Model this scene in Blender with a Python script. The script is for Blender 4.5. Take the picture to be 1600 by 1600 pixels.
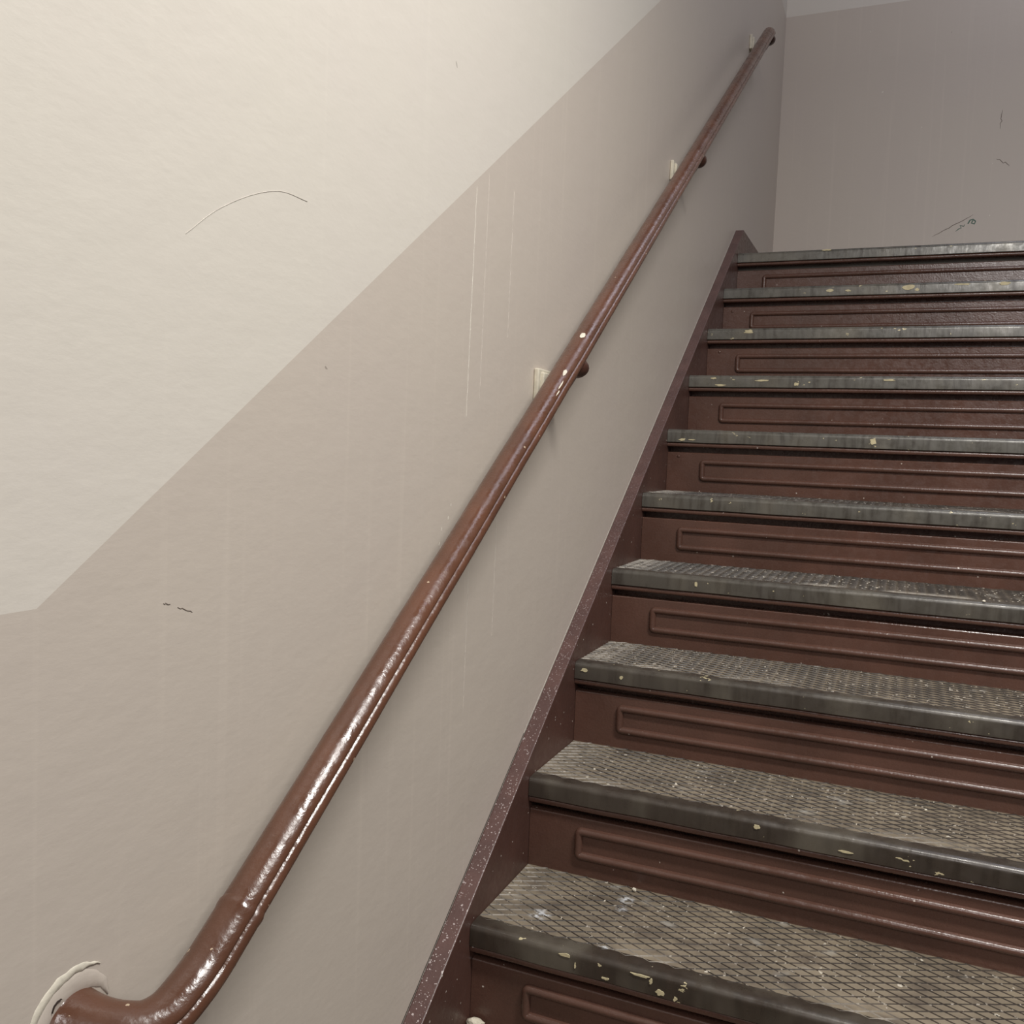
import bpy, bmesh, math, random
from mathutils import Vector, Matrix, noise

# ------------------------------------------------------------------ clean
for o in list(bpy.data.objects):
    bpy.data.objects.remove(o)
S = bpy.context.scene
COL = S.collection

# ------------------------------------------------------------------ camera
CAM = (0.66505, -1.13955, 0.99563)
PITCH, ROLL, YAW, FPX = -0.065760, 0.040698, -0.398154, 1431.44
cz, sz, cx, sx = math.cos(YAW), math.sin(YAW), math.cos(PITCH), math.sin(PITCH)
fwd = Vector((sz*cx, cz*cx, sx)); rgt = Vector((cz, -sz, 0)); up = rgt.cross(fwd)
r2 = math.cos(ROLL)*rgt + math.sin(ROLL)*up
u2 = -math.sin(ROLL)*rgt + math.cos(ROLL)*up
cd = bpy.data.cameras.new('camera'); cam = bpy.data.objects.new('camera', cd); COL.objects.link(cam)
cam.matrix_world = Matrix(((r2.x, u2.x, -fwd.x, CAM[0]), (r2.y, u2.y, -fwd.y, CAM[1]),
                           (r2.z, u2.z, -fwd.z, CAM[2]), (0, 0, 0, 1)))
cd.sensor_width = 36; cd.sensor_fit = 'HORIZONTAL'; cd.lens = FPX/1600*36
cd.clip_start = 0.02; cd.clip_end = 60
S.camera = cam

# ------------------------------------------------------------------ world, light, exposure
w = bpy.data.worlds.new('world'); S.world = w; w.use_nodes = True
bg = w.node_tree.nodes['Background']
bg.inputs['Color'].default_value = (0.80, 0.80, 1.0, 1); bg.inputs['Strength'].default_value = 0.03

def area(name, loc, target, sx_, sy_, power, col):
    l = bpy.data.lights.new(name, 'AREA'); l.shape = 'RECTANGLE'; l.size = sx_; l.size_y = sy_
    l.energy = power; l.color = col
    o = bpy.data.objects.new(name, l); COL.objects.link(o); o.location = loc
    d = Vector(target) - Vector(loc)
    if abs(d.x)+abs(d.y) > 1e-6: o.rotation_euler = d.to_track_quat('-Z', 'Y').to_euler()
    return o
# fluorescent fixture high over the foot of the flight, facing straight down
area('ceiling_light', (1.50, -0.42, 2.92), (1.50, -0.42, 0.0), 1.0, 0.26, 84, (1.0, 0.985, 0.95))
# added fill lights with no known source, behind the viewer and to the right
area('rear_fill_low', (2.6, -2.6, 1.4), (0.2, 0.5, 1.0), 1.2, 1.8, 8, (1.0, 0.98, 0.95))
area('rear_fill_high', (1.9, -4.2, 3.6), (0.6, 2.0, 1.4), 1.4, 1.6, 80, (1.0, 0.96, 0.95))  # extra lamp, added to brighten the back wall
# cool daylight falling from a rooflight over the upper landing
area('rooflight', (1.45, 1.85, 4.6), (1.45, 1.85, 0.0), 0.75, 2.8, 29, (0.84, 0.86, 1.0))

vs = S.view_settings
vs.view_transform = 'Standard'; vs.look = 'None'; vs.gamma = 1; vs.use_curve_mapping = False
vs.exposure = 0.0

# ------------------------------------------------------------------ dimensions (metres)
G, H, OV, TS = 0.25179, 0.18, 0.0144, 0.0325      # going, rise, nosing overhang, stringer thickness
SLOPE = H/G
W0, S0 = 1.2662, 0.0352                            # dado line and stringer top above the nosing line
XR, YB = 1.46, 3.7164                              # right end of the steps, back wall
ZF, ZL, ZT = -0.54, 1.80, 4.30                     # lower floor, upper landing, top of the walls
K0, K1 = -2, 10
YN = -2.6                                          # near end of the modelled walls

# ------------------------------------------------------------------ material helpers
def srgb(*c):
    return tuple(((v/255)/12.92 if v <= 10 else (((v/255)+0.055)/1.055)**2.4) for v in c) + (1,)

class NT:
    def __init__(s, name):
        s.m = bpy.data.materials.new(name); s.m.use_nodes = True
        s.t = s.m.node_tree; s.b = s.t.nodes['Principled BSDF']
        s.geo = s.t.nodes.new('ShaderNodeNewGeometry')
        s.pos = s.geo.outputs['Position']
    def n(s, typ, **kw):
        x = s.t.nodes.new(typ)
        for k, v in kw.items(): setattr(x, k, v)
        return x
    def link(s, a, b): s.t.links.new(a, b)
    def put(s, sock, v):
        if hasattr(v, 'default_value') and hasattr(v, 'is_output'): s.link(v, sock)
        else: sock.default_value = v
    def math(s, op, a, b=0.0, c=0.0, clamp=False):
        x = s.n('ShaderNodeMath', operation=op, use_clamp=clamp)
        s.put(x.inputs[0], a); s.put(x.inputs[1], b); s.put(x.inputs[2], c)
        return x.outputs[0]
    def scaled(s, v, off=(0, 0, 0)):
        x = s.n('ShaderNodeMapping'); s.link(s.pos, x.inputs['Vector'])
        x.inputs['Scale'].default_value = v; x.inputs['Location'].default_value = off
        return x.outputs[0]
    def noise(s, scale, detail=2.0, vec=None, rough=0.5, off=(0, 0, 0)):
        if isinstance(scale, (tuple, list)): vec = s.scaled(scale, off); scale = 1.0
        x = s.n('ShaderNodeTexNoise'); s.link(vec or s.scaled((1, 1, 1), off), x.inputs['Vector'])
        x.inputs['Scale'].default_value = scale; x.inputs['Detail'].default_value = detail
        x.inputs['Roughness'].default_value = rough
        return x.outputs['Fac']
    def ramp(s, v, a, b, lo=0.0, hi=1.0):
        x = s.n('ShaderNodeMapRange'); x.clamp = True; x.interpolation_type = 'SMOOTHSTEP'
        s.put(x.inputs['Value'], v)
        for n_, q in zip(('From Min', 'From Max', 'To Min', 'To Max'), (a, b, lo, hi)): s.put(x.inputs[n_], q)
        return x.outputs[0]
    def mix(s, f, a, b):
        x = s.n('ShaderNodeMix', data_type='RGBA'); s.put(x.inputs[0], f)
        s.put(x.inputs[6], a); s.put(x.inputs[7], b)
        return x.outputs[2]
    def specks(s, scale, rad, keep, seed=0.0, stretch=(1, 1, 1), warp=0.25):
        # irregular little spots: one cell in keep carries a spot of radius about rad (in cells)
        v = s.scaled(tuple(scale*q for q in stretch), (seed, seed*1.7, seed*.6))
        nz = s.n('ShaderNodeTexNoise'); s.link(v, nz.inputs['Vector']); nz.inputs['Scale'].default_value = 2.6
        va = s.n('ShaderNodeVectorMath', operation='MULTIPLY_ADD'); s.link(nz.outputs['Color'], va.inputs[0])
        va.inputs[1].default_value = (warp*2,)*3; s.link(v, va.inputs[2])
        x = s.n('ShaderNodeTexVoronoi'); s.link(va.outputs[0], x.inputs['Vector']); x.inputs['Scale'].default_value = 1
        sp = s.n('ShaderNodeSeparateColor'); s.link(x.outputs['Color'], sp.inputs[0])
        gate = s.math('GREATER_THAN', sp.outputs[0], 1-keep)
        size = s.math('MULTIPLY', sp.outputs[1], rad)
        near = s.math('LESS_THAN', x.outputs['Distance'], size)
        return s.math('MULTIPLY', gate, near)
    def bump(s, h, strength, dist=0.001, prev=None):
        x = s.n('ShaderNodeBump'); s.put(x.inputs['Height'], h)
        x.inputs['Strength'].default_value = strength; x.inputs['Distance'].default_value = dist
        if prev: s.link(prev, x.inputs['Normal'])
        return x.outputs[0]
    def done(s, col, rough, normal=None, metal=0.0, spec=0.5):
        s.put(s.b.inputs['Base Color'], col); s.put(s.b.inputs['Roughness'], rough)
        s.put(s.b.inputs['Metallic'], metal); s.b.inputs['Specular IOR Level'].default_value = spec
        if normal: s.link(normal, s.b.inputs['Normal'])
        return s.m

def wall_paint(name, col, col2, rough=0.5, runs=0.12):
    n = NT(name)
    big = n.ramp(n.noise(2.2, 3), 0.35, 0.7)
    c = n.mix(n.math('MULTIPLY', big, 0.35), col, col2)
    streak = n.noise((55, 55, 0.9), 3)                       # faint vertical runs
    c = n.mix(n.ramp(streak, 0.56, 0.76, 0, runs), c, tuple(min(1, v*1.14) for v in col[:3]) + (1,))
    dot = n.specks(16, 0.055, 0.25, 3.1)
    c = n.mix(n.math('MULTIPLY', dot, 0.7), c, srgb(226, 220, 206))
    dk = n.specks(9, 0.03, 0.3, 7.7)
    c = n.mix(n.math('MULTIPLY', dk, 0.45), c, srgb(96, 84, 74))
    b1 = n.bump(n.noise((70, 42, 95), 4, rough=0.6), 0.09, 0.003)
    b2 = n.bump(n.noise((14, 14, 22), 3), 0.16, 0.005, b1)
    return n.done(c, rough, b2, spec=0.35)

CREAM_C, TAUPE_C = srgb(213, 206, 194), srgb(198, 187, 174)
M_CREAM = wall_paint('cream_paint', CREAM_C, srgb(212, 203, 194))
M_TAUPE = wall_paint('taupe_paint', TAUPE_C, srgb(195, 183, 173), 0.42, 0.28)

def flat_paint(name, col, rough=0.6):
    n = NT(name)
    c = n.mix(n.ramp(n.noise(60, 3), .35, .7), col, tuple(v*.84 for v in col[:3]) + (1,))
    return n.done(c, rough, n.bump(n.noise(160, 3), .3, .002), spec=.3)
M_CHIP = flat_paint('bare_cream_plaster', srgb(222, 214, 196))
M_PLATE = flat_paint('cream_plate_paint', srgb(214, 206, 186))
M_SCUFF = flat_paint('grey_scuff', srgb(120, 108, 98))
M_SCUFFL = flat_paint('pale_scuff', srgb(206, 198, 186))
M_GREEN = flat_paint('green_crayon', srgb(92, 118, 104))
M_DRIP = flat_paint('pale_drip', srgb(224, 217, 203))
M_DRIP2 = flat_paint('faint_drip', srgb(206, 196, 184))
M_YCHIP = flat_paint('pale_yellow_chip', srgb(200, 188, 152))
M_DARK = flat_paint('dark_crack', srgb(52, 42, 36))

def brown_paint(name, col, col2, rough, speck=0.0, seed=0.0, coat=0.0, orange=0.35):
    n = NT(name)
    c = n.mix(n.ramp(n.noise(7, 3, off=(seed, 0, 0)), .3, .7), col, col2)
    if speck:
        sp = n.specks(170, .34, speck, seed+1.3)
        sp2 = n.specks(70, .22, speck*.5, seed+5.3)
        c = n.mix(n.math('MAXIMUM', sp, sp2), c, srgb(188, 178, 168))
    b = n.bump(n.noise(190, 3), orange, .0012)
    b = n.bump(n.noise(26, 2), .2, .003, b)
    r = n.ramp(n.noise(60, 3, off=(3, seed, 0)), .3, .7, rough-.05, rough+.09)
    m = n.done(c, r, b, spec=.5)
    if coat:
        n.b.inputs['Coat Weight'].default_value = coat; n.b.inputs['Coat Roughness'].default_value = .12
    return m
BR, BR2 = srgb(92, 65, 55), srgb(82, 58, 49)
M_RISER = brown_paint('brown_riser_paint', BR, BR2, .25, .006, 0)
M_STR = brown_paint('brown_stringer_paint', srgb(88, 61, 53), srgb(77, 53, 46), .40, .015, 4)
M_BRKT = brown_paint('brown_bracket_paint', srgb(78, 50, 40), srgb(66, 42, 34), .35, .02, 8)

def rail_paint():
    n = NT('brown_rail_gloss')
    c = n.mix(n.ramp(n.noise(9, 3), .3, .7), srgb(99, 65, 48), srgb(85, 56, 42))
    sp = n.specks(120, .26, .035, 2.2)
    c = n.mix(n.math('MULTIPLY', sp, .8), c, srgb(196, 176, 150))
    b = n.bump(n.noise(130, 4), .42, .0014)
    b = n.bump(n.noise(34, 2), .22, .003, b)
    r = n.ramp(n.noise(40, 3, off=(3, 1, 0)), .3, .7, .20, .34)
    return n.done(c, r, b, spec=.6)
M_RAIL = rail_paint()

def stringer_top():
    n = NT('worn_stringer_edge')
    sep = n.n('ShaderNodeSeparateXYZ'); n.link(n.pos, sep.inputs[0])
    c = n.mix(n.ramp(n.noise(14, 3), .3, .7), srgb(92, 67, 62), srgb(80, 58, 54))
    wear = n.ramp(sep.outputs[1], -.4, 1.5, 1, .12)           # scuffed most where feet and bags pass, low down
    sp = n.math('MAXIMUM', n.specks(330, .46, .42, 1.1), n.specks(150, .34, .16, 6.1))
    c = n.mix(n.math('MULTIPLY', sp, wear), c, srgb(190, 178, 174))
    b = n.bump(n.noise(150, 3), .4, .0016)
    return n.done(c, .42, b, spec=.5)
M_STOP = stringer_top()

def nosing_metal():
    n = NT('worn_nosing_metal')
    sep = n.n('ShaderNodeSeparateXYZ'); n.link(n.pos, sep.inputs[0])
    hi = n.ramp(sep.outputs[2], .15, 1.1)                     # upper steps keep a greyer, less muddy nosing
    c = n.mix(hi, srgb(60, 51, 43), srgb(92, 89, 82))
    c = n.mix(n.ramp(n.noise((70, 70, 9), 4), .42, .72, 0, .6), c, srgb(48, 41, 34))
    c = n.mix(n.ramp(n.noise((9, 9, 4), 3, off=(4, 0, 2)), .45, .75, 0, .6), c, srgb(112, 106, 94))
    ch = n.math('MAXIMUM', n.specks(22, .24, .11, 2.4, (1, 1, 2.2), .7), n.specks(60, .28, .07, 8.4, (1, 1, 1.8), .6))
    c = n.mix(ch, c, srgb(196, 184, 148))
    b = n.bump(n.noise((120, 120, 30), 4), .25, .001)
    b = n.bump(n.noise(22, 2), .25, .003, b)
    b = n.bump(ch, .4, .001, b)
    r = n.ramp(n.noise(50, 3), .3, .7, .25, .42)
    return n.done(c, r, b, metal=.15, spec=.6)
M_NOSE = nosing_metal()

def tread_mat(name, ridge):
    n = NT(name)
    sep = n.n('ShaderNodeSeparateXYZ'); n.link(n.pos, sep.inputs[0])
    obj = n.n('ShaderNodeTexCoord'); so = n.n('ShaderNodeSeparateXYZ'); n.link(obj.outputs['Object'], so.inputs[0])
    left = n.ramp(so.outputs[0], .035, .15, 1, 0)              # dust and wear at the wall end
    front = n.ramp(so.outputs[1], .025, .085, 1, 0)
    n1 = n.ramp(n.noise(11, 4), .38, .66)
    if ridge:
        c = n.mix(n1, srgb(48, 41, 35), srgb(66, 57, 49))
        worn = n.math('MAXIMUM', n.math('MULTIPLY', left, n.ramp(n.noise(40, 2), .35, .6, .15, .75)), n.math('MULTIPLY', front, n.ramp(n.noise(5, 2, off=(2, 0, 0)), .50, .66, 0, .8)))
        worn = n.math('MAXIMUM', worn, n.ramp(n.noise(110, 2), .63, .70, 0, .8))
        c = n.mix(worn, c, srgb(176, 168, 156))
    else:
        c = n.mix(n1, srgb(120, 109, 93), srgb(136, 124, 106))
        c = n.mix(n.ramp(n.noise((18, 26, 1), 3, off=(1, 3, 0)), .45, .75, 0, .7), c, srgb(82, 72, 63))
    dust = n.ramp(n.noise((15, 20, 1), 4, off=(6.4, 2, 0)), .62, .78)
    chalk = None                                             # chalk trodden into the lowest mesh tread
    for (px, py, pr) in ((.250, .466, .020), (.252, .428, .014), (.128, .342, .026), (.262, .290, .014), (.306, .276, .012)):
        vd = n.n('ShaderNodeVectorMath', operation='DISTANCE'); n.link(n.pos, vd.inputs[0]); vd.inputs[1].default_value = (px, py, .18)
        q = n.ramp(vd.outputs['Value'], pr*.2, pr, 1, 0)
        chalk = q if chalk is None else n.math('MAXIMUM', chalk, q)
    chalk = n.math('MULTIPLY', chalk, n.ramp(n.noise(120, 3), .38, .62))
    c = n.mix(n.math('MULTIPLY', chalk, .85), c, srgb(206, 208, 210))
    c = n.mix(n.math('MULTIPLY', dust, .6), c, srgb(170, 166, 158))
    sp = n.math('MAXIMUM', n.specks(60, .24, .13, 1.6, warp=.4), n.specks(24, .15, .09, 7.1, (1.0, 1.4, 1), .5))
    c = n.mix(n.math('MULTIPLY', sp, .85), c, srgb(206, 198, 182))
    b = n.bump(n.noise(240, 3), .3, .001)
    return n.done(c, .50, b, spec=.45)
M_TREAD = tread_mat('tread_plate', False)
M_RIDGE = tread_mat('tread_mesh_lines', True)

def floor_mat():
    n = NT('landing_floor')
    c = n.mix(n.ramp(n.noise(6, 4), .35, .65), srgb(104, 98, 90), srgb(86, 80, 72))
    return n.done(c, .55, n.bump(n.noise(90, 3), .3, .001))
M_FLOOR = floor_mat()

# ------------------------------------------------------------------ mesh helpers
def link(name, bm, mats, parent=None, loc=(0, 0, 0), smooth=False, angle=None):
    bmesh.ops.recalc_face_normals(bm, faces=bm.faces[:])
    me = bpy.data.meshes.new(name); bm.to_mesh(me); bm.free()
    for m in (mats if isinstance(mats, (list, tuple)) else [mats]): me.materials.append(m)
    if smooth:
        for p in me.polygons: p.use_smooth = True
        if angle: me.set_sharp_from_angle(angle=angle)
    o = bpy.data.objects.new(name, me); COL.objects.link(o)
    o.location = loc
    if parent: o.parent = parent
    return o

def tag(o, label=None, cat=None, group=None, kind=None):
    for k, v in (('label', label), ('category', cat), ('group', group), ('kind', kind)):
        if v: o[k] = v
    return o

def box(bm, x0, x1, y0, y1, z0, z1, mi=0):
    v = [bm.verts.new((x, y, z)) for x in (x0, x1) for y in (y0, y1) for z in (z0, z1)]
    for f in ((0, 1, 3, 2), (4, 6, 7, 5), (0, 4, 5, 1), (2, 3, 7, 6), (0, 2, 6, 4), (1, 5, 7, 3)):
        bm.faces.new([v[i] for i in f]).material_index = mi

def extrude_x(bm, prof, x0, x1, seg=1, wob=0.0, mi=0):
    """closed (y, z) profile run along x"""
    rings = []
    for i in range(seg+1):
        x = x0 + (x1-x0)*i/seg
        ring = []
        for (y, z) in prof:
            d = wob*noise.noise(Vector((x*9, y*30, z*30))) if wob else 0
            ring.append(bm.verts.new((x, y+d, z+d*.7)))
        rings.append(ring)
    n = len(prof)
    for a, b in zip(rings, rings[1:]):
        for j in range(n):
            bm.faces.new((a[j], a[(j+1) % n], b[(j+1) % n], b[j])).material_index = mi
    bm.faces.new(rings[0]).material_index = mi
    bm.faces.new(rings[-1][::-1]).material_index = mi

def sweep(bm, path, prof, frames=None, cap=True, scale=None):
    """sweep a closed 2-D profile (u sideways, v up) along points; frames give (U, V) per point"""
    rings = []
    for i, p in enumerate(path):
        U, V = frames[i]; s = scale[i] if scale else 1
        rings.append([bm.verts.new(Vector(p) + U*(a*s) + V*(b*s)) for a, b in prof])
    n = len(prof)
    for a, b in zip(rings, rings[1:]):
        for j in range(n):
            bm.faces.new((a[j], a[(j+1) % n], b[(j+1) % n], b[j]))
    if cap:
        bm.faces.new(rings[0]); bm.faces.new(rings[-1][::-1])
    return rings

# ------------------------------------------------------------------ setting
YD0 = -0.587; ZD0 = W0 + SLOPE*YD0                   # dado turns level over the lower landing
ZD1 = 3.2135; YD1 = (ZD1-W0)/SLOPE                   # and again over the upper one
bm = bmesh.new()
edge = [(YN, ZD0), (YD0, ZD0), (YD1, ZD1), (YB, ZD1)]
ev = [bm.verts.new((0, y, z)) for y, z in edge]
bl = [bm.verts.new((0, y, ZF)) for y in (YN, YB)]
tl = [bm.verts.new((0, y, ZT)) for y in (YN, YB)]
bm.faces.new([bl[0], bl[1], ev[3], ev[2], ev[1], ev[0]]).material_index = 1
bm.faces.new([ev[0], ev[1], ev[2], ev[3], tl[1], tl[0]]).material_index = 0
# body of the wall behind the painted face
bk = [bm.verts.new((-.12, y, z)) for y, z in ((YN, ZF), (YB, ZF), (YB, ZT), (YN, ZT))]
bm.faces.new(bk)
bm.faces.new([bl[0], ev[0], tl[0], bk[3], bk[0]]); bm.faces.new([bl[1], ev[3], tl[1], bk[2], bk[1]])
bm.faces.new([bl[0], bl[1], bk[1], bk[0]]); bm.faces.new([tl[0], tl[1], bk[2], bk[3]])
wall_left = tag(link('wall_left', bm, [M_CREAM, M_TAUPE]), kind='structure')

bm = bmesh.new()
XB = 2.9
def quad(vs_, mi): bm.faces.new([bm.verts.new(v) for v in vs_]).material_index = mi
ys, ZB1 = YB, ZD1 + .0037*0
a = [bm.verts.new((x, YB, z)) for z in (ZF, ZB1, ZT) for x in (0, XB)]
bm.faces.new((a[0], a[1], a[3], a[2])).material_index = 1
bm.faces.new((a[2], a[3], a[5], a[4])).material_index = 0
b = [bm.verts.new((x, YB+.12, z)) for z in (ZF, ZT) for x in (0, XB)]
bm.faces.new((b[0], b[1], b[3], b[2]))
bm.faces.new((a[0], a[2], a[4], b[2], b[0])); bm.faces.new((a[1], a[3], a[5], b[3], b[1]))
bm.faces.new((a[0], a[1], b[1], b[0])); bm.faces.new((a[4], a[5], b[3], b[2]))
wall_back = tag(link('wall_back', bm, [M_CREAM, M_TAUPE]), kind='structure')

bm = bmesh.new(); box(bm, -.0, XR+.034, YN, K0*G+.3, ZF-.1, ZF)
tag(link('floor', bm, M_FLOOR), kind='structure')
bm = bmesh.new(); box(bm, 0.0, XB, K1*G+OV+.024, YB, ZL-.16, ZL-.0015)
tag(link('landing', bm, M_FLOOR), kind='structure')

# ------------------------------------------------------------------ staircase
BASE = Vector((XR/2, 0, ZF))
stair = bpy.data.objects.new('staircase', None); COL.objects.link(stair); stair.location = BASE
stair.empty_display_size = .2
tag(stair, 'straight flight of brown painted stairs with grey mesh treads, rising beside the left wall', 'staircase')
def L(x, y, z): return Vector((x, y, z)) - BASE

X0 = TS + .0008; X1 = XR - .0008
# nosing profile, origin at the front top edge of the step
R = .011
arc = [(R - R*math.cos(t), -R + R*math.sin(t)) for t in [math.pi/2*i/7 for i in range(8)]]
nose_prof = [(.012, -.0375), (.0012, -.0375), (0, -.0362)] + arc + [(.024, .0006), (.034, .0004), (.034, -.006), (.012, -.006)]
lip_prof = [(OV+.028, -.0385), (.0062, -.0385), (.0042, -.0402), (.0035, -.0440), (.0042, -.0480), (.0062, -.0500), (OV+.028, -.0500)]

def nosing_bm():
    bm = bmesh.new(); extrude_x(bm, nose_prof, X0, X1, 120, .0009); return bm
def lip_bm():
    bm = bmesh.new(); extrude_x(bm, lip_prof, X0, X1, 100, .0007); return bm

def tread_bm():
    """plate with a raised diamond mesh of thin ridges"""
    bm = bmesh.new()
    ya, yb = .0345, G + OV + .003
    box(bm, X0, X1, ya, yb, -.036, -.0006, 0)
    PX, PY = .0415, .0205                # diamond width along the step and depth across it
    wdt, hgt = .0011, .0010
    y0, y1 = ya - .006, G + OV - .0005
    run = (y1-y0)*PX/PY
    for sgn in (1, -1):
        xs = X0 - run
        while xs < X1 + run:
            ax, bx = xs, xs + sgn*run
            t0, t1 = 0.0, 1.0
            if bx != ax:
                ta, tb = (X0+.001-ax)/(bx-ax), (X1-.001-ax)/(bx-ax)
                t0, t1 = max(0, min(ta, tb)), min(1, max(ta, tb))
            if t1 - t0 > .02:
                A = Vector((ax+(bx-ax)*t0, y0+(y1-y0)*t0, 0)); B = Vector((ax+(bx-ax)*t1, y0+(y1-y0)*t1, 0))
                d = (B-A).normalized(); nrm = Vector((-d.y, d.x, 0))
                zb = -.0008
                va = [bm.verts.new(q) for q in (A-nrm*wdt+Vector((0, 0, zb)), A+Vector((0, 0, hgt)), A+nrm*wdt+Vector((0, 0, zb)))]
                vb = [bm.verts.new(q) for q in (B-nrm*wdt+Vector((0, 0, zb)), B+Vector((0, 0, hgt)), B+nrm*wdt+Vector((0, 0, zb)))]
                for i, j in ((0, 1), (1, 2), (2, 0)):
                    bm.faces.new((va[i], va[j], vb[j], vb[i])).material_index = 1
                bm.faces.new(va).material_index = 1; bm.faces.new(vb[::-1]).material_index = 1
            xs += PX
    return bm

def riser_bm():  # slot is shaped to deepen the shade under the lip
    """face plate with a deep slot left open between its top edge and the tread above"""
    bm = bmesh.new()
    extrude_x(bm, [(OV, -H-.0005), (OV, -.0685), (OV+.0012, -.0667), (OV+.0035, -.0660), (OV+.030, -.0660), (OV+.030, -.0370),
                   (OV+.040, -.0370), (OV+.040, -H-.0005)], X0, X1)
    return bm

def moulding_bm():
    """half-round raised bead bent into a long rectangle with rounded corners"""
    bm = bmesh.new()
    xa, xb, za, zb = .1365, XR-.104, -H+.0395, -H+.0875       # centreline of the bead
    rc = .006
    pts = []
    for (cx_, cz_, a0) in ((xb-rc, zb-rc, 0), (xa+rc, zb-rc, 90), (xa+rc, za+rc, 180), (xb-rc, za+rc, 270)):
        for i in range(7):
            t = math.radians(a0 + 90*i/6); pts.append((cx_+rc*math.cos(t), cz_+rc*math.sin(t), math.cos(t), math.sin(t)))
    # long straights get extra points so the hand-laid bead can waver a little
    full = []
    for i, p in enumerate(pts):
        q = pts[(i+1) % len(pts)]; full.append(p)
        d = math.hypot(q[0]-p[0], q[1]-p[1])
        if d > .2:
            for k in range(1, 40):
                t = k/40; full.append((p[0]+(q[0]-p[0])*t, p[1]+(q[1]-p[1])*t, p[2], p[3]))
    prof = [(.0082*math.cos(t), .0095*math.sin(t)) for t in [math.pi*i/10 for i in range(11)]]
    rings = []
    for (x, z, nx, nz) in full:
        wv = .0004*noise.noise(Vector((x*14, z*40, 3)))
        rings.append([bm.verts.new((x+nx*(a+wv), OV+.0004-h_*(1+40*wv), z+nz*(a+wv))) for a, h_ in prof])
    n = len(rings)
    for i in range(n):
        a, b = rings[i], rings[(i+1) % n]
        for j in range(len(prof)-1): bm.faces.new((a[j], a[j+1], b[j+1], b[j]))
        bm.faces.new((a[0], b[0], b[-1], a[-1]))
    return bm

def screw_bm():
    bm = bmesh.new()
    prof = [(0, -.0022), (.0022, -.0022), (.0040, -.0014), (.0048, .0002)]
    rings = []
    for r_, y in prof:
        if r_ == 0: rings.append([bm.verts.new((0, y, 0))]); continue
        rings.append([bm.verts.new((r_*math.cos(t), y, r_*math.sin(t))) for t in [2*math.pi*i/14 for i in range(14)]])
    for i in range(14):
        bm.faces.new((rings[0][0], rings[1][i], rings[1][(i+1) % 14]))
    for a, b in zip(rings[1:], rings[2:]):
        for i in range(14): bm.faces.new((a[i], a[(i+1) % 14], b[(i+1) % 14], b[i]))
    bm.faces.new(rings[-1])
    return bm

tread0 = link('tread', tread_bm(), [M_TREAD, M_RIDGE], stair, L(0, K0*G, K0*H))
nose0 = link('nosing', nosing_bm(), M_NOSE, tread0, smooth=True, angle=.6)
lip0 = link('tread_lip', lip_bm(), M_RISER, tread0, smooth=True, angle=1.0)
riser0 = link('riser', riser_bm(), M_RISER, stair, L(0, K0*G, K0*H))
mould0 = link('panel_moulding', moulding_bm(), M_RISER, riser0, smooth=True, angle=1.2)
screw0 = link('screw_head', screw_bm(), M_RISER, riser0, (.066, OV, -.085), smooth=True, angle=.7)
def dup(o, parent, loc=None):
    c = o.copy(); COL.objects.link(c); c.parent = parent
    if loc is not None: c.location = loc
    return c
for k in range(K0+1, K1+1):
    t = dup(tread0, stair, L(0, k*G, k*H)); dup(nose0, t); dup(lip0, t)
    r_ = dup(riser0, stair, L(0, k*G, k*H)); dup(mould0, r_)
    if k in (6, 8, 9): dup(screw0, r_, (.066 + .004*(k % 3), OV, -.078 - .004*(k % 2)))
# pale flakes where the old paint has broken away from the nosings
def flake(k, x, dz, w_, h_, seed):
    t = [o for o in stair.children if o.name.startswith('tread') and abs(o.location.z + BASE.z - k*H) < .01][0]
    bm = bmesh.new(); n = 12; vs_ = []
    for i in range(n):
        a_ = 2*math.pi*i/n; q = 1 + .7*noise.noise(Vector((math.cos(a_)*1.6, math.sin(a_)*1.6, seed*3.1)))
        vs_.append(bm.verts.new((x + w_*q*math.cos(a_), .0004, dz + h_*q*math.sin(a_))))
    f = bm.faces.new(vs_)
    e = bmesh.ops.extrude_face_region(bm, geom=[f])
    for v in e['geom']:
        if isinstance(v, bmesh.types.BMVert): v.co.y -= .0018
    return link('paint_flake', bm, M_YCHIP, t)
for i, f in enumerate(((1, .2085, -.0085, .011, .0024), (1, .334, -.009, .016, .0016), (1, .352, -.014, .003, .004), (1, .367, -.029, .006, .005), (1, .278, -.030, .006, .002), (1, .392, -.032, .003, .004),
                       (1, .225, -.022, .0015, .004), (2, .47, -.012, .006, .003), (2, .62, -.026, .010, .0018), (3, .14, -.021, .004, .004), (3, .055, -.016, .008, .004), (4, .24, -.018, .003, .006),
                       (6, .593, -.018, .008, .009), (6, .0752, -.030, .010, .003), (6, .105, -.029, .008, .002), (7, .256, -.016, .020, .003), (7, .11, -.010, .010, .003), (7, .135, -.031, .016, .003),
                       (7, .36, -.026, .008, .006), (7, .62, -.012, .016, .003), (8, .168, -.012, .014, .007), (9, .94, -.012, .018, .006), (9, .653, -.016, .018, .007), (9, .40, -.020, .010, .005),
                       (9, .46, -.022, .008, .004), (9, .68, -.024, .008, .005), (9, .82, -.011, .022, .003), (10, .36, -.004, .016, .003))):
    flake(*f, i)
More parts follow.
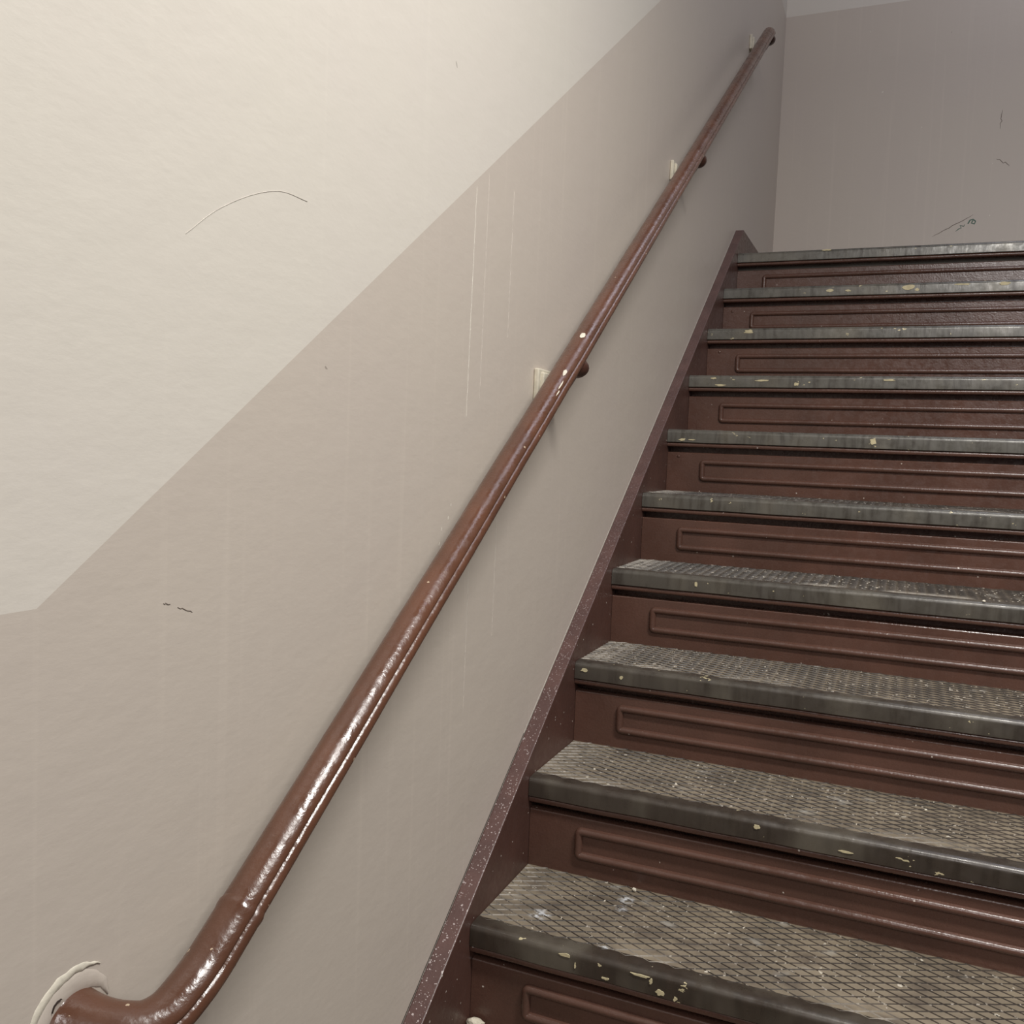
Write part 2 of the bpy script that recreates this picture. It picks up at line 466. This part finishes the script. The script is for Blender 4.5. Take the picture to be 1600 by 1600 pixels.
# stringer boards
def stringer_bm(xa, xb):
    bm = bmesh.new()
    yp = 2.6265; zp = S0 + SLOPE*yp
    yl = (ZF - S0)/SLOPE
    poly = [(yl, ZF), (yp, zp), (YB-.001, zp), (YB-.001, ZL-.20), (K1*G+.16, ZL-.20), (K0*G+.10, ZF)]
    # sloping edge gets extra points so it can waver like the hand-painted board
    pts = []
    top = 70
    for i in range(top+1):
        t = i/top; pts.append((poly[0][0]+(poly[1][0]-poly[0][0])*t, poly[0][1]+(poly[1][1]-poly[0][1])*t))
    pts += poly[2:]
    va = [bm.verts.new((xa, y, z)) for y, z in pts]; vb = [bm.verts.new((xb, y, z)) for y, z in pts]
    n = len(pts)
    for i in range(n):
        f = bm.faces.new((va[i], va[(i+1) % n], vb[(i+1) % n], vb[i]))
        if i <= top: f.material_index = 1
    bm.faces.new(va); bm.faces.new(vb[::-1])
    return bm
st = link('stringer', stringer_bm(.0005, TS), [M_STR, M_STOP], stair, -BASE)
bv = st.modifiers.new('bevel', 'BEVEL'); bv.width = .0022; bv.segments = 2; bv.limit_method = 'ANGLE'; bv.angle_limit = .8
dup(st, stair, -BASE + Vector((XR, 0, 0)))

# ------------------------------------------------------------------ handrail
RA, RB = .792, .7015                                   # centreline z = RA + RB*y at x = XC
XC = .070
YE = 2.735
rail = bpy.data.objects.new('handrail', None); COL.objects.link(rail); rail.location = (0, .9, RA+RB*.9)
tag(rail, 'glossy dark brown handrail running diagonally up the taupe left wall on three brackets', 'handrail')
RBASE = rail.location.copy()
D = Vector((0, 1, RB)).normalized(); U = Vector((1, 0, 0)); V = Vector((0, -D.z, D.y))

def rail_profile():
    p = []
    def pol(t, r): p.append((r*math.cos(math.radians(t)), r*math.sin(math.radians(t))))
    def bead(cx_, cy_, r, a0, a1, n):
        for i in range(n+1):
            t = math.radians(a0+(a1-a0)*i/n); p.append((cx_+r*math.cos(t), cy_+r*math.sin(t)))
    for t in range(32, 149, 7): pol(t, .0250)                 # crown
    pol(152, .0244); pol(155, .0232)                           # quirk on the wall side
    bead(-.0172, .0012, .0085, 112, 236, 10)
    for x in (-.014, -.007, 0, .007, .014): p.append((x, -.0195 + abs(x)*.25))
    bead(.0172, .0012, .0085, -56, 68, 10)
    pol(25, .0232); pol(28, .0244)                             # quirk on the outer side
    return p
prof = rail_profile()

YJ = -.395                                              # weld between the straight rail and its bottom elbow
def C(y): return Vector((XC, y, RA+RB*y))
bm = bmesh.new()
N = 160
path, fr, sc = [], [], []
for i in range(N+1):
    y = YJ + (YE-YJ)*i/N
    wv = Vector((noise.noise(Vector((y*6, 0, 0))), 0, noise.noise(Vector((0, y*6, 5)))))*.0006
    path.append(C(y)+wv); fr.append((U, V)); sc.append(1.0)
# rounded far end
path.append(C(YE)+D*.004); fr.append((U, V)); sc.append(.93)
path.append(C(YE)+D*.006); fr.append((U, V)); sc.append(.80)
sweep(bm, path, prof, fr, True, sc)
link('rail', bm, M_RAIL, rail, -RBASE, smooth=True, angle=.9)

# bottom elbow: levels out, then turns back into the wall
ctrl = [C(YJ), C(-.425), C(-.450)+Vector((0, 0, .001)), Vector((.0695, -.474, .4650)), Vector((.066, -.497, .4540)), Vector((.056, -.517, .4500)),
        Vector((.040, -.530, .4520)), Vector((.022, -.537, .4540)), Vector((.006, -.541, .4550)), Vector((-.004, -.543, .4550))]
def catmull(P, m=8):
    Q = [2*P[0]-P[1]] + P + [2*P[-1]-P[-2]]; out = []
    for i in range(1, len(Q)-2):
        a, b, c, d = Q[i-1:i+3]
        for k in range(m):
            t = k/m
            out.append(.5*((2*b) + (c-a)*t + (2*a-5*b+4*c-d)*t*t + (3*b-a-3*c+d)*t**3))
    out.append(P[-1]); return out
pth = catmull(ctrl)
fr = []; u, v = U.copy(), V.copy(); pt = D*-1
for i, p in enumerate(pth):
    t = (pth[min(i+1, len(pth)-1)] - pth[max(i-1, 0)]).normalized()
    q = pt.rotation_difference(t); u = q @ u; v = q @ v; pt = t
    fr.append((u.copy(), v.copy()))
sc = []
for i in range(len(pth)):
    s = i/(len(pth)-1)
    f = 1.03
    if i == 0: f = 1.0
    if i in (1, 2): f = 1.06                             # weld
    if s > .72: f = 1.03 + .34*((s-.72)/.28)**1.7       # flares where it dies into the plaster
    sc.append(f)
bm = bmesh.new(); sweep(bm, pth, prof, fr, True, sc)
link('elbow', bm, M_RAIL, rail, -RBASE, smooth=True, angle=.9)

# brackets: cream wall plate, curved arm, domed saddle under the rail
def blob(bm, c, ax, n=18, m=10):
    rings = []
    for i in range(m+1):
        t = math.pi*i/m
        rings.append([bm.verts.new(Vector(c)+Vector((ax[0]*math.sin(t)*math.cos(p), ax[1]*math.sin(t)*math.sin(p), ax[2]*math.cos(t))))
                      for p in [2*math.pi*j/n for j in range(n)]] if 0 < i < m else [bm.verts.new(Vector(c)+Vector((0, 0, ax[2]*math.cos(t))))])
    for a, b in zip(rings, rings[1:]):
        for j in range(n):
            if len(a) == 1: bm.faces.new((a[0], b[j], b[(j+1) % n]))
            elif len(b) == 1: bm.faces.new((a[j], b[0], a[(j+1) % n]))
            else: bm.faces.new((a[j], b[j], b[(j+1) % n], a[(j+1) % n]))

def bracket(y, zp, wy, wz):
    zr = RA + RB*y
    bm = bmesh.new()
    path = catmull([Vector((.010, 0, zp-zr-.012)), Vector((.030, 0, zp-zr-.020)), Vector((.052, 0, -.058)), Vector((XC, 0, -.030))], 6)
    circ = [(math.cos(2*math.pi*i/12), math.sin(2*math.pi*i/12)) for i in range(12)]
    fr_ = []; pu, pv, pt_ = Vector((0, 1, 0)), Vector((0, 0, 1)), Vector((1, 0, 0))
    for i in range(len(path)):
        t = (path[min(i+1, len(path)-1)]-path[max(i-1, 0)]).normalized()
        q = pt_.rotation_difference(t); pu, pv, pt_ = q @ pu, q @ pv, t
        fr_.append((pu.copy(), pv.copy()))
    sweep(bm, path, circ, fr_, True, [.0095]*len(path))
    blob(bm, (XC, .004, -.021), (.0265, .030, .021))
    b = link('bracket', bm, M_BRKT, rail, Vector((0, y, zr))-RBASE, smooth=True)
    bm = bmesh.new(); box(bm, .0003, .011, -wy/2, wy/2, -wz/2, wz/2)
    box(bm, .008, .0175, -wy/2+.012, wy/2-.006, -wz/2+.002, wz/2-.007)
    p_ = link('wall_plate', bm, M_PLATE, b, (0, 0, zp-zr)); tag(p_, 'bare cream wall plate')
    m = p_.modifiers.new('bevel', 'BEVEL'); m.width = .003; m.segments = 3
    return b
bracket(.560, 1.128, .078, .062)
bracket(1.548, 1.824, .076, .056)
bracket(2.735, 2.676, .074, .056)

# flecks of white paint stuck to the rail
def rail_spot(y, th, pts, h=.0004):
    t = math.radians(th); nrm = U*math.cos(t) + V*math.sin(t); side = nrm.cross(D)
    bm = bmesh.new(); c = C(y) + nrm*.0254
    vs_ = []
    for a_, b_ in pts:
        q = c + D*a_ + side*b_
        ax = C(y) + D*a_; rad = (q-ax).normalized()
        vs_.append(bm.verts.new(ax + rad*.0256))
    f = bm.faces.new(vs_)
    e = bmesh.ops.extrude_face_region(bm, geom=[f])
    for v in e['geom']:
        if isinstance(v, bmesh.types.BMVert): v.co += nrm*h
    return link('paint_spot', bm, M_CHIP, rail, -RBASE)
rail_spot(.592, 74, [(-.010, .001), (-.004, -.0048), (.004, -.005), (.011, -.002), (.009, .0042), (.001, .0050), (-.006, .004)])
rail_spot(.478, 58, [(-.012, -.001), (-.005, -.0036), (.006, -.004), (.011, 0), (.004, .0032), (-.004, .0020)])
rail_spot(.446, 44, [(-.016, .0003), (-.006, -.001), (.008, -.0012), (.016, .0004), (.004, .0012), (-.008, .0012)])
rail_spot(.425, 38, [(-.010, .0003), (0, -.001), (.008, -.0012), (.010, .0006), (0, .0012)])

# ------------------------------------------------------------------ marks on the walls
def strip(name, pts, wid, mat, parent, plane='x', raise_=.0006, taper=True):
    """a thin raised run of paint or scuff lying on a wall"""
    bm = bmesh.new(); rows = []
    n = len(pts)
    for i, (a, z) in enumerate(pts):
        a2, z2 = pts[min(i+1, n-1)]; a1, z1 = pts[max(i-1, 0)]
        d = Vector((a2-a1, z2-z1)); d = d.normalized() if d.length else Vector((0, 1)); nn = Vector((-d.y, d.x))
        s = wid*(1 if not taper else max(.15, math.sin(math.pi*(i+.4)/(n-.2)) ** .5))
        row = []
        for k in (-1, 0, 1):
            q = Vector((a, z)) + nn*s*k
            h = raise_*(1 if k == 0 else .1)
            row.append(bm.verts.new((h, q.x, q.y) if plane == 'x' else (q.x, YB-h, q.y)))
        rows.append(row)
    for a, b in zip(rows, rows[1:]):
        for k in (0, 1): bm.faces.new((a[k], a[k+1], b[k+1], b[k]))
    o = link(name, bm, mat, parent, smooth=True)
    return o
def line(p, q, n=14, wob=.0015, seed=0):
    return [(p[0]+(q[0]-p[0])*i/n + wob*noise.noise(Vector((i*.7, seed, 0))), p[1]+(q[1]-p[1])*i/n + wob*noise.noise(Vector((i*.7, seed, 9)))) for i in range(n+1)]
# long pale paint runs
strip('paint_drip', line((.2385, 1.425), (.2300, 1.05), 24, .001, 1), .0009, M_DRIP, wall_left)
strip('paint_drip', line((.285, 1.46), (.279, 1.08), 24, .001, 2), .0006, M_DRIP2, wall_left)
strip('paint_drip', line((.392, 1.46), (.388, 1.20), 20, .001, 3), .0006, M_DRIP2, wall_left)
strip('paint_drip', line((.262, .90), (.260, .55), 20, .001, 4), .0006, M_DRIP2, wall_left)
strip('paint_drip', line((.372, .92), (.370, .66), 20, .001, 5), .0006, M_DRIP2, wall_left)
# ragged edge where the wall paint meets the top of the stringer
def along(y0, y1, off, n, wob, seed): return [(y0+(y1-y0)*i/n, S0+SLOPE*(y0+(y1-y0)*i/n)+off+wob*noise.noise(Vector((i*.9, seed, 0)))) for i in range(n+1)]
strip('paint_edge', along(.55, 2.62, .0022, 120, .0016, 3), .0012, M_DRIP, wall_left, taper=False)
strip('paint_edge', along(-.45, .60, .0010, 60, .0018, 8), .0014, M_DARK, wall_left, taper=False)
# scuffs
arcp = [(-.4195, 1.1976), (-.375, 1.232), (-.32, 1.262), (-.27, 1.279), (-.2211, 1.2806)]
strip('scuff_mark', [(v.x, v.y) for v in catmull([Vector((a_, b_, 0)) for a_, b_ in arcp], 6)], .00055, M_SCUFFL, wall_left)
strip('scuff_mark', line((-.4417, .8311), (-.433, .8290), 5), .0007, M_SCUFF, wall_left)
strip('scuff_mark', line((-.422, .8245), (-.4005, .8165), 6), .0006, M_SCUFF, wall_left)
strip('scuff_mark', line((.735, 2.098), (.905, 2.190), 12, .004, 6), .0016, M_SCUFF, wall_back, 'y')
strip('scuff_mark', line((.835, 2.118), (.875, 2.150), 8, .012, 8), .0022, M_GREEN, wall_back, 'y')
strip('scuff_mark', [(.885, 2.150), (.893, 2.166), (.905, 2.170), (.917, 2.160), (.912, 2.148), (.900, 2.152), (.905, 2.165)], .0030, M_GREEN, wall_back, 'y', taper=False)
strip('scuff_mark', line((.985, 2.44), (1.045, 2.405), 8, .02, 10), .0016, M_SCUFF, wall_back, 'y')
strip('scuff_mark', line((.995, 2.66), (.990, 2.58), 8, .01, 11), .0014, M_SCUFF, wall_back, 'y')
random.seed(5)
for y, z in ((.1559, .868), (.178, .885), (.186, .905), (.150, .845)):
    strip('paint_drip', line((y, z+.003), (y-.0005, z-.003), 4, .0005, y*50), .0012, M_DRIP, wall_left)

# broken plaster round the foot of the rail
def crescent(name, c, r0, r1, a0, a1, mat, hgt, n=26, sq=1.0, seed=0):
    bm = bmesh.new(); rows = []
    for i in range(n+1):
        t = math.radians(a0+(a1-a0)*i/n)
        e = max(0.0, math.sin(math.pi*i/n))**.75
        mid = (r0+r1)/2; half = (r1-r0)/2*max(e, .08)
        jo = .0022*noise.noise(Vector((i*.5, seed, 0))); ji = .0022*noise.noise(Vector((i*.5, seed, 7)))
        row = []
        for f, h in ((-1, .0002), (-.8, hgt*.8), (0, hgt), (.75, hgt*.85), (1, .0002)):
            rr = mid + half*f + (jo if f > 0 else ji)
            row.append(bm.verts.new((h, c[0]+rr*math.cos(t), c[1]+rr*math.sin(t)*sq)))
        rows.append(row)
    for a, b in zip(rows, rows[1:]):
        for k in range(4): bm.faces.new((a[k], a[k+1], b[k+1], b[k]))
    return link(name, bm, mat, wall_left, smooth=True)
PC = (-.543, .455)
crescent('plaster_collar', PC, .028, .049, 15, 205, M_TAUPE, .0014, seed=2)
crescent('plaster_chip', PC, .047, .057, 58, 182, M_CHIP, .0012, seed=4)
strip('plaster_crack', [(-.570, .481), (-.5675, .486), (-.5640, .4885), (-.560, .489)], .0013, M_DARK, wall_left, raise_=.0030)

# ------------------------------------------------------------------ crumbs lying on the steps
def crumb(loc, size, mat, label, cat='crumb', name='plaster_crumb', seed=0, group=None):
    bm = bmesh.new(); bmesh.ops.create_icosphere(bm, subdivisions=2, radius=1)
    for v in bm.verts:
        d = 1 + .45*noise.noise(v.co*1.3 + Vector((seed, seed*2, 0)))
        v.co = Vector((v.co.x*size[0]*d, v.co.y*size[1]*d, v.co.z*size[2]*d))
    zmin = min(v.co.z for v in bm.verts)
    for v in bm.verts: v.co.z -= zmin
    o = link(name, bm, mat, None, loc); return tag(o, label, cat, group)
crumb((.796, 1.236, .5405), (.007, .004, .006), M_CHIP, 'small cream plaster crumb resting against a middle riser, near its right end', seed=1)
crumb((.255, .502, .1805), (.004, .004, .0035), M_CHIP, 'tiny cream crumb at the back of the lowest wide mesh tread, left of centre', seed=2)
crumb((.845, 1.012, .7205), (.0036, .0022, .0022), M_CHIP, 'small pale flake on the front edge of the tread fourth from the bottom', seed=3)
crumb((.052, .252, .0005), (.016, .010, .009), M_PLATE, 'tan heap of dirt in the bottom left corner, against the stringer below the lowest nosing', 'dirt', 'dirt_heap', 4)
